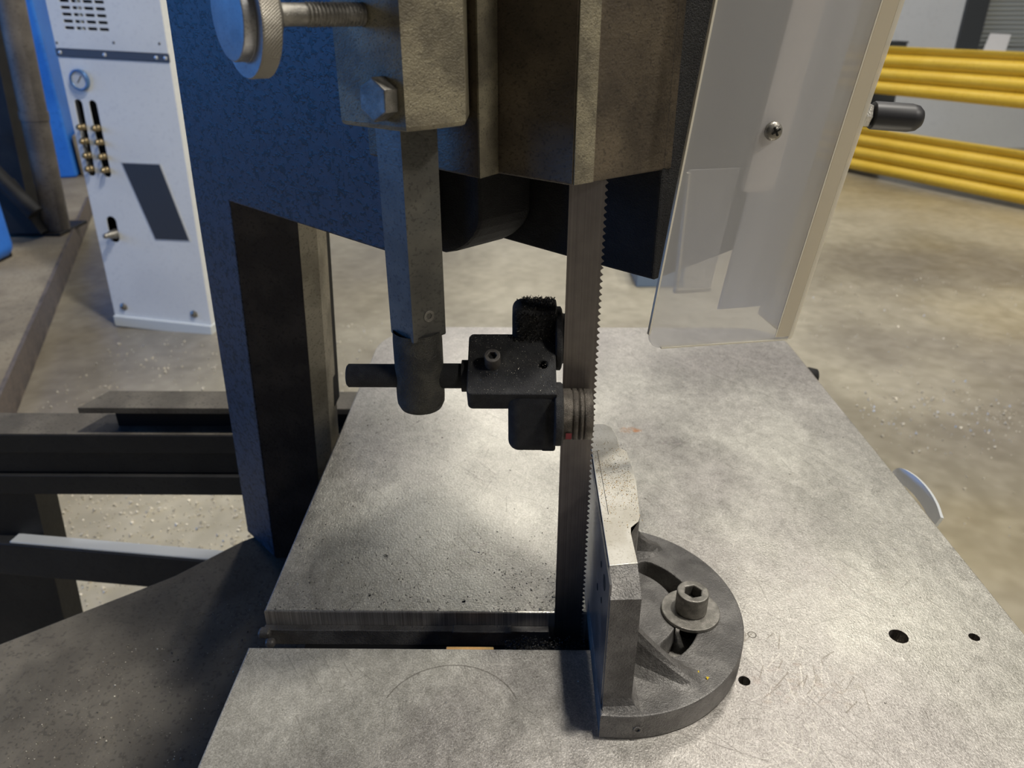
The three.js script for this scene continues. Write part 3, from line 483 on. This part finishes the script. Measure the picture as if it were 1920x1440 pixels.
// ---------------------------------------------------------------- zinc lever at the table edge
{
  const c = new THREE.CatmullRomCurve3([V(0.467, 0.726, -0.785), V(0.470, 0.738, -0.777), V(0.476, 0.742, -0.758), V(0.481, 0.740, -0.735), V(0.482, 0.735, -0.71), V(0.480, 0.728, -0.69)]), secs = [];
  for (let i = 0; i <= 24; i++) { const p = c.getPoint(i / 24), tg = c.getTangent(i / 24), up = V(0.35, 1, 0).normalize(), n = V().crossVectors(tg, up).normalize(), h = 0.009, w = 0.002; secs.push([[1, 1], [1, -1], [-1, -1], [-1, 1]].map(([a, b]) => p.clone().addScaledVector(up, a * h).addScaledVector(n, b * w).toArray())); }
  const m = mesh('lever', [loft(secs), cyl([0.4573, 0.728, -0.79], [0.469, 0.728, -0.79], 0.006)], M.zinc);
  m.userData = { label: 'bent shiny zinc lever at the edge of the saw table', category: 'lever' };
}
{
  const m = mesh('wood_shim', box(0.042, 0.052, 0.004, -0.0415, TY - 0.0295, -0.4825, 0.0008), grime(rgb(226, 178, 110), rgb(200, 140, 90), rgb(236, 200, 130), 0.05, { roughness: 0.7 }, 941, 0.0003));
  m.userData = { label: 'thin pale wooden shim standing in the table slot', category: 'wood strip' };
}

// ---------------------------------------------------------------- white cabinet
{
  const t = thing('power_cabinet', 'tall leaning white steel cabinet with vent slots, gauge and dark slanted plate', 'cabinet', [-1.784, 0, -3.054]);
  t.rotation.set(0, -Math.atan2(0.166, 0.986) * -1, 0);
  t.rotation.order = 'YXZ'; t.rotation.y = -Math.atan2(0.076, 0.452); t.rotation.z = -0.0372;
  const W = 0.46, DEP = 0.6, TOP = 1.7;
  const stad = (x0, y0, x1, y1, r) => { const a = Math.atan2(y1 - y0, x1 - x0), o = []; for (let i = 0; i <= 10; i++) { const b = a - Math.PI / 2 + Math.PI * i / 10; o.push([x1 + r * Math.cos(b), y1 + r * Math.sin(b)]); } for (let i = 0; i <= 10; i++) { const b = a + Math.PI / 2 + Math.PI * i / 10; o.push([x0 + r * Math.cos(b), y0 + r * Math.sin(b)]); } return o; };
  const s1 = stad(0.037, 0.677, 0.044, 0.936, 0.0165), s2 = stad(0.1065, 0.677, 0.1055, 0.936, 0.0165), s3 = stad(0.079, 0.412, 0.08, 0.478, 0.022);
  mesh('lower_panel', extr(shapeOf([[0, 0.055], [W, 0.055], [W, 1.102], [0, 1.102]], [s1, s2, s3]), 0.004, 0.0008).translate(0, 0, -0.004), M.cabinet, t);
  const vents = []; const ven = (c, r) => { const x = 0.06 + c * 0.047 + (r % 2) * 0.0, y = 1.203 + r * 0.0225; vents.push(stad(x, y, x + 0.03, y, 0.005)); };
  for (let r = 0; r < 16; r++) for (let c = 0; c < 4; c++) ven(c, r);
  mesh('upper_panel', extr(shapeOf([[0, 1.132], [W, 1.132], [W, TOP], [0, TOP]], vents), 0.004, 0.0004, 1, 4).translate(0, 0, -0.004), M.cabinet, t);
  const slotGeo = boxUV(extr(shapeOf(stad(0, 0, 0.03, 0, 0.005)), 0.001));
  mesh('shell', [boxAB(0.0, 0.004, 0.055, TOP, -DEP, -0.004), boxAB(W - 0.004, W, 0.055, TOP, -DEP, -0.004), boxAB(0, W, 0.055, TOP, -DEP, -DEP + 0.004), boxAB(0, W, TOP, TOP + 0.004, -DEP, 0)], M.cabinet, t);
  mesh('lining', boxAB(0.005, W - 0.005, 0.06, TOP - 0.01, -DEP + 0.01, -0.05), M.black, t);
  mesh('vent_glow', cyl([0.122, 1.18, -0.0135], [0.122, TOP - 0.05, -0.0135], 0.0085), std({ color: 0xfffbe6, roughness: 0.4 }), t, 'added pale tube standing for the glow behind the vent slots');  // added tube; its pale colour stands for the glow seen through the vents
  const band = mesh('joint_strip', boxAB(-0.002, W + 0.001, 1.104, 1.130, -0.003, 0.003), M.darkStrip, t, 'dark strip across the joint of the panels');
  for (const x of [0.016, 0.2, 0.41, 0.447]) mesh('screw', lathe([[0.007, 0], [0.006, 0.002], [0, 0.003]], [x, 1.117, 0.003], [0, 0, 1], 16), M.zinc, band);
  for (const [x, y] of [[0.008, 1.15], [0.245, 1.16], [0.43, 1.165]]) mesh('panel_screw', lathe([[0.005, 0], [0.004, 0.0015], [0, 0.002]], [x, y, 0], [0, 0, 1], 12), M.bolt, t);
  const ga = mesh('gauge', lathe([[0.039, 0], [0.039, 0.012], [0.034, 0.015], [0.030, 0.012], [0.030, 0.009]], [0.076, 1.0235, 0], [0, 0, 1], 40), std({ color: 0x5d83b4, roughness: 0.35, metalness: 0.4 }), t, 'round pressure gauge with blue rim');
  mesh('gauge_dial', cyl([0.076, 1.0235, 0.004], [0.076, 1.0235, 0.0095], 0.0305), std({ color: 0xcfd3d6, roughness: 0.4 }), ga);
  mesh('needle', box(0.032, 0.003, 0.001, 0, 0, 0).rotateZ(0.9).translate(0.078, 1.026, 0.0105), M.black, ga);
  const fitting = (x, y, k = 1) => { const f = mesh('hose_fitting', [lathe([[0.011, -0.04], [0.013, -0.008], [0.013, 0], [0.009, 0.001], [0.009, 0.008], [0.012, 0.009], [0.012, 0.016], [0.008, 0.018], [0.008, 0.024], [0, 0.025]].map(([r, h]) => [r * k, h * k]), [x, y, 0.004], [-0.15, 0.05, 1], 14)], M.brass, t); return f; };
  for (const [x, y] of [[0.0415, 0.85], [0.0405, 0.797], [0.0395, 0.742], [0.0375, 0.69], [0.1055, 0.85], [0.106, 0.797], [0.1065, 0.742], [0.1065, 0.69]]) fitting(x, y);
  mesh('hose_barb', [lathe([[0.019, -0.03], [0.021, 0.0], [0.015, 0.004], [0.019, 0.012], [0.013, 0.016], [0.016, 0.024], [0.01, 0.03], [0.012, 0.038], [0.008, 0.05], [0, 0.052]], [0.082, 0.425, -0.002], [-0.35, 0.02, 1], 18)], M.steel, t, 'steel hose barb in the lower slot');
  mesh('nameplate_border', extr(shapeOf([[0.178, 0.7265], [0.266, 0.4165], [0.427, 0.4235], [0.350, 0.7315]]), 0.0016).translate(0, 0, 0.0001), std({ color: 0xc9cdd0, roughness: 0.5 }), t);
  mesh('nameplate', extr(shapeOf([[0.184, 0.722], [0.27, 0.421], [0.42, 0.428], [0.346, 0.727]]), 0.003, 0.0006).translate(0, 0, 0.0002), M.nameplate, t, 'dark blue-grey slanted plate with pale border');
  for (const x of [0.052, 0.385]) mesh('panel_screw', [lathe([[0.018, 0], [0.018, 0.002], [0.011, 0.002], [0.011, 0.009], [0, 0.010]], [x, 0.099, 0], [0, 0, 1], 6)], M.steel, t);
  mesh('plinth', boxAB(-0.002, W + 0.004, 0.006, 0.055, -DEP + 0.02, 0.012, 0.004), std({ color: 0xd6dcde, roughness: 0.5 }), t);
}
// ---------------------------------------------------------------- kerb, pad, stand and blue machine on the left
{
  struct('trim_1', loft([[[-1.45, 0, -1.55], [-2.95, 0, -5.1], [-2.966, 0, -5.1], [-1.466, 0, -1.55]], [[-1.45, 0.12, -1.55], [-2.95, 0.12, -5.1], [-2.966, 0.12, -5.1], [-1.466, 0.12, -1.55]]].reverse()), M.rust);
  struct('floor_pad', prismY([[-1.472, -1.55], [-2.972, -5.1], [-3.6, -7.9], [-6.9, -7.9], [-6.9, -1.55]].map(([x, z]) => [x, z]).reverse(), 0, 0.112), M.pad);
  scene.getObjectByName('floor_pad').name = 'trim_2';
  const t = thing('steel_stand', 'dark grimy steel pipe stand with diagonal brace left of the white cabinet', 'stand', [0, 0, 0]);
  const a = [-2.49, 1.9, -4.22], b = [-2.68, 0.14, -4.22], along = (k, o = 0) => [a[0] + (b[0] - a[0]) * k + o, a[1] + (b[1] - a[1]) * k, a[2]];
  mesh('pipe', cyl([-2.544, 1.9, -4.22], [-2.668, 0.125, -4.22], 0.067), M.pipe, t);
  mesh('collar', cyl([-2.6235, 0.772, -4.22], [-2.6265, 0.73, -4.22], 0.072), M.pipe, t);
  mesh('post', loft([[[-2.98, 0.12, -4.4], [-2.86, 0.12, -4.4], [-2.86, 0.12, -4.3], [-2.98, 0.12, -4.3]].reverse(), [[-2.88, 1.9, -4.4], [-2.72, 1.9, -4.4], [-2.72, 1.9, -4.3], [-2.88, 1.9, -4.3]].reverse()].reverse()), M.bed, t);
  mesh('brace', cyl([-3.0, 0.68, -4.1], [-2.66, 0.26, -4.05], 0.045), M.bed, t);
  mesh('foot', [boxAB(-3.0, -2.6, 0.112, 0.13, -4.42, -4.12, 0.006), loft([[[-2.9, 0.14, -4.2], [-2.68, 0.14, -4.2], [-2.68, 0.14, -4.08], [-2.9, 0.14, -4.08]].reverse(), [[-2.93, 0.42, -4.2], [-2.82, 0.42, -4.2], [-2.82, 0.42, -4.08], [-2.93, 0.42, -4.08]].reverse()].reverse())], M.bed, t);
  const m = thing('blue_machine', 'tall bright blue machine panel behind the pipe stand', 'machine', [-3.4, 0.112, -5.8]);
  m.rotation.y = 0.35;
  mesh('body', [boxAB(-1.8, 0, 0.0, 2.6, -1.0, 0, 0.02)], M.machineBlue, m);
  mesh('door', [boxAB(-1.6, -0.2, 0.2, 2.4, 0.0, 0.012, 0.004)], M.machineBlue, m);
  mesh('base_box', [boxAB(0.02, 0.28, 0.0, 0.3, -0.6, -0.05, 0.01)], M.pad, m, 'small beige box at the foot of the blue panel');
  const n = thing('blue_housing', 'low rounded bright blue housing at the foot of the pipe stand', 'machine', [-2.84, 0.112, -3.62]);
  mesh('body', [new RoundedBoxGeometry(0.46, 0.36, 0.3, 4, 0.07).translate(0, 0.18, 0)], M.machineBlue, n);
  mesh('base', [boxAB(-0.2, 0.2, 0, 0.03, -0.12, 0.12)], M.bed, n);
}
// ---------------------------------------------------------------- yellow guard rail
{
  const A = V(2.93, 0, -6.59), B = V(3.52, 0, -5.44), d = B.clone().sub(A).normalize(), n = V(d.z, 0, -d.x); if (n.x > 0) n.negate();
  const o = A.clone().addScaledVector(d, -2.5), L = 6.2;
  const t = thing('guard_rail', 'yellow ribbed steel guard rail in two tiers on the right', 'guard rail', [0, 0, 0]);
  const ribs = (y0, y1) => { const k = 60, f = []; for (let i = 0; i <= k; i++) { const v = i / k, c = Math.pow(Math.abs(Math.sin(v * Math.PI * 3.5)), 0.7); f.push([0.022 + 0.045 * c, y0 + (y1 - y0) * v]); } f.push([0.0, y1], [0, y0]); return f; };
  const rail = (y0, y1) => { const g = extr(shapeOf(ribs(y0, y1)), L); g.applyMatrix4(new THREE.Matrix4().makeBasis(n, V(0, 1, 0), d.clone().multiplyScalar(1))); if (n.clone().cross(V(0, 1, 0)).dot(d) < 0) { const p = g.attributes.position; for (let i = 0; i < p.count; i += 3) { const x = p.getX(i), y = p.getY(i), z = p.getZ(i); p.setXYZ(i, p.getX(i + 1), p.getY(i + 1), p.getZ(i + 1)); p.setXYZ(i + 1, x, y, z); } g.computeVertexNormals(); } return g.translate(o.x, 0, o.z); };
  mesh('rail', rail(0.655, 1.01), M.yellow, t);
  mesh('rail', rail(0.035, 0.385), M.yellow, t);
  for (const s of [1.0, 5.6]) { const p = o.clone().addScaledVector(d, s).addScaledVector(n, -0.08); const g = boxAB(-0.07, 0.07, 0, 1.03, -0.07, 0.07, 0.008).rotateY(Math.atan2(d.x, d.z)).translate(p.x, 0, p.z); mesh('post', g, M.yellow, t); }
  const p = thing('dark_post', 'dark grey square post standing behind the yellow guard rail', 'post', [3.09, 0, -6.95]);
  mesh('shaft', boxAB(-0.16, 0.16, 0, 1.02, -0.1, 0.1, 0.01), M.frameDark, p);
  mesh('cap', boxAB(-0.165, 0.165, 1.02, 1.035, -0.105, 0.105, 0.004), M.frameDark, p);
  const pap = mesh('paper_sheet', loft([[[4.5, 0.905, -7.93], [4.72, 0.905, -7.93], [4.72, 0.905, -7.925], [4.5, 0.905, -7.925]], [[4.56, 1.07, -7.98], [4.76, 1.06, -7.98], [4.76, 1.06, -7.975], [4.56, 1.07, -7.975]]]), std({ color: 0xf2f2f4, roughness: 0.8 }));
  pap.userData = { label: 'white paper sheet leaning at the window blinds', category: 'paper' };
  const c = thing('floor_crate', 'small grey blue crate on the floor behind the saw arm', 'crate', [0.72, 0, -3.72]);
  mesh('body', boxAB(-0.12, 0.12, 0, 0.09, -0.12, 0.12, 0.006), std({ color: 0x6d7f96, roughness: 0.6 }), c);
  mesh('lid', boxAB(-0.125, 0.125, 0.09, 0.105, -0.125, 0.125, 0.004), std({ color: 0x74869c, roughness: 0.6 }), c);
}
// ---------------------------------------------------------------- metal chips
{
  const curl = (() => { const pos = []; const n = 7; for (let i = 0; i < n; i++) { const f = (k) => { const a = k / n * 3.6; return [Math.cos(a) * 0.5, Math.sin(a) * 0.5]; }; const [x0, z0] = f(i), [x1, z1] = f(i + 1), w = 0.24, h0 = 0.12 * i / n, h1 = 0.12 * (i + 1) / n; pos.push(x0, h0, z0, x1, h1, z1, x1 * 0.7, h1 + w, z1 * 0.7, x0, h0, z0, x1 * 0.7, h1 + w, z1 * 0.7, x0 * 0.7, h0 + w, z0 * 0.7); } const g = new THREE.BufferGeometry(); g.setAttribute('position', new THREE.Float32BufferAttribute(pos, 3)); g.setAttribute('uv', new THREE.Float32BufferAttribute(new Float32Array(pos.length / 3 * 2), 2)); g.computeVertexNormals(); return g; })();
  const grain = boxUV(new THREE.TetrahedronGeometry(0.5, 0).translate(0, 0.3, 0));
  const needle = boxUV(new THREE.BoxGeometry(0.1, 0.06, 1));
  const dark = std({ color: 0xffffff, roughness: 0.55, metalness: 0.35 }), bright = std({ color: 0xffffff, roughness: 0.35, metalness: 0.3 });  // bright: white base colour carries the sparkle of the metal grains
  function scatter(name, label, geo, mat, n, place, color, category = 'metal chips') {
    const m = new THREE.InstancedMesh(geo, mat, n), q = new THREE.Quaternion(), e = new THREE.Euler();
    for (let i = 0; i < n; i++) { const [x, y, z, s, ex = 0, ey = rr(0, 6.28), ez = 0] = place(i); e.set(ex, ey, ez); q.setFromEuler(e); m.setMatrixAt(i, new THREE.Matrix4().compose(V(x, y, z), q, Array.isArray(s) ? V(...s) : V(s, s, s))); m.setColorAt(i, color(i)); }
    m.name = numbered(name); m.userData = { label, category, kind: 'stuff' }; m.castShadow = m.receiveShadow = true; scene.add(m);
  }
  const C = (r, g, b) => new THREE.Color().setRGB(r, g, b, THREE.SRGBColorSpace), gray = (a, b) => { const v = rr(a, b); return C(v, v * 0.97, v * 0.9); };
  const inDisc = (x, z) => x > 0.06 && x < 0.205 && z > -0.63 && z < -0.385;
  scatter('metal_curls', 'tiny dark steel chip curls lying on the saw table', curl, dark, 420, (i) => {
    let x, z; do { const k = rnd(); if (k < 0.5) { x = rr(-0.23, 0.04); z = -0.525 - Math.pow(rnd(), 2) * 0.12; } else if (k < 0.7) { x = rr(-0.02, 0.045); z = -0.525 - Math.pow(rnd(), 1.5) * 0.07; } else { x = rr(-0.22, 0.44); z = rr(-1.15, -0.28); } } while (inDisc(x, z) || (z > -0.5245 && z < -0.477 && x < 0.07));
    return [x, TY + 0.0002, z, rnd() < 0.04 ? rr(0.003, 0.005) : rr(0.0007, 0.0022)]; }, () => gray(0.08, 0.3));
  scatter('metal_glints', 'tiny bright steel grains lying on the saw table', grain, bright, 520, (i) => {
    let x, z; do { const k = rnd(); if (k < 0.5) { x = rr(-0.23, -0.08); z = rr(-0.95, -0.527); } else { x = rr(-0.22, 0.44); z = rr(-1.15, -0.28); } } while (inDisc(x, z) || (z > -0.5245 && z < -0.477 && x < 0.07));
    return [x, TY + 0.0001, z, rr(0.0004, 0.0013), 0, rr(0, 6), 0]; }, () => gray(0.75, 1));
  scatter('metal_dust', 'bright and dark metal grains covering the lower base plate', grain, bright, 2200, () => { const x = rr(-0.62, -0.25), zlim = -0.55 - (x + 0.66) * 0.85, z = rr(Math.max(zlim, -0.86), -0.2); return [x, 0.5301, Math.max(z, -0.69 - (x + 0.635) * 0.85 + 0.01), rnd() < 0.08 ? rr(0.0018, 0.003) : rr(0.0007, 0.0016), rr(0, 1), rr(0, 6), 0]; }, () => (rnd() < 0.55 ? gray(0.7, 1) : gray(0.25, 0.5)));
  scatter('metal_shavings', 'bright metal shavings scattered on the floor', grain, bright, 3000, () => { let x, z; const k = rnd(); if (k < 0.25) { x = rr(0.7, 3.2); z = -1.6 - rnd() * 2.2; } else if (k < 0.45) { x = rr(1.2, 2.4); z = -2.22 + (rnd() + rnd() - 1) * 0.28 + (x - 1.7) * 0.12; } else if (k < 0.85) { x = rr(-1.5, -0.68); z = rr(-1.9, -1.3); } else { x = rr(-1.7, -0.6); z = -1.9 - rnd() * 1.2; } return [x, 0.0005, z, rnd() < 0.25 ? rr(0.008, 0.014) : rr(0.004, 0.008), rr(0, 1), rr(0, 6), 0]; }, () => gray(0.8, 1));
  scatter('chip_heap', 'heap of black metal chips in the table slot by the blade', curl, dark, 700, () => { const k = rnd(), x = -0.012 + 0.073 * k, h = TY - 0.034 + Math.pow(rnd(), 0.6) * (0.036 * Math.min(1, (k + 0.25) * 3)); return [x, h, -0.481 - rnd() * 0.012 - (TY - h) * 0.15, rr(0.0016, 0.0032), rr(0, 3), rr(0, 6), rr(0, 3)]; }, () => gray(0.04, 0.2));
  scatter('metal_fuzz', 'black bristling metal shavings clinging to the guide block', needle, dark, 1500, (i) => { const k = rnd(); let x, y, z; if (k < 0.62) { x = rr(-0.002, 0.029); z = rr(-0.562, -0.534); y = 1.0462 + rr(-0.001, 0.0006); if (x < 0.004) y -= (0.004 - x) * 0.6; } else { x = rr(-0.002, 0.029); y = rr(1.018, 1.046); z = -0.5302; } const L = rr(0.0012, 0.0042); return [x, y, z, [0.004, 0.004, L], k < 0.62 ? rr(-2.4, -0.7) : rr(-0.9, 0.6), rr(-0.8, 0.8), 0]; }, () => gray(0.05, rnd() < 0.2 ? 0.6 : 0.2));
  scatter('metal_specks', 'fine pale metal dust on the black guide block', grain, bright, 500, () => { const a = rr(-0.037, 0.028), b = rr(-0.028, 0.027), an = Math.PI / 6, y0 = 0.0172; return [a, AX.y + y0 * Math.cos(an) - b * Math.sin(an) * 1, AX.z + y0 * Math.sin(an) + b * Math.cos(an), rr(0.0002, 0.0008), rr(0, 3), rr(0, 6), 0]; }, () => gray(0.5, 0.9));
  scatter('brass_dust', 'golden metal dust on the bright top of the fence plate', grain, bright, 800, () => { const z = -0.525 + (rnd() + rnd() + rnd() - 1.5) * 0.055, x = rr(0.068, 0.098); return [Math.min(x, z > -0.47 ? 0.085 : 0.098), 0.8958, z, rr(0.0003, 0.0011), rr(0, 1), rr(0, 6), 0]; }, () => (rnd() < 0.6 ? C(0.75, 0.6, 0.25) : gray(0.3, 0.8)));
  scatter('yellow_crumbs', 'two yellow crumbs on the fence base by the near rib', grain, std({ color: 0xffffff, roughness: 0.6 }), 2, (i) => [i ? 0.152 : 0.146, TY + 0.0252, i ? -0.425 : -0.431, i ? 0.0034 : 0.0026], () => C(0.95, 0.82, 0.2), 'crumbs');
}
scene.traverse((o) => { if (o.isRectAreaLight) o.castShadow = true; });
renderer.render(scene, camera);
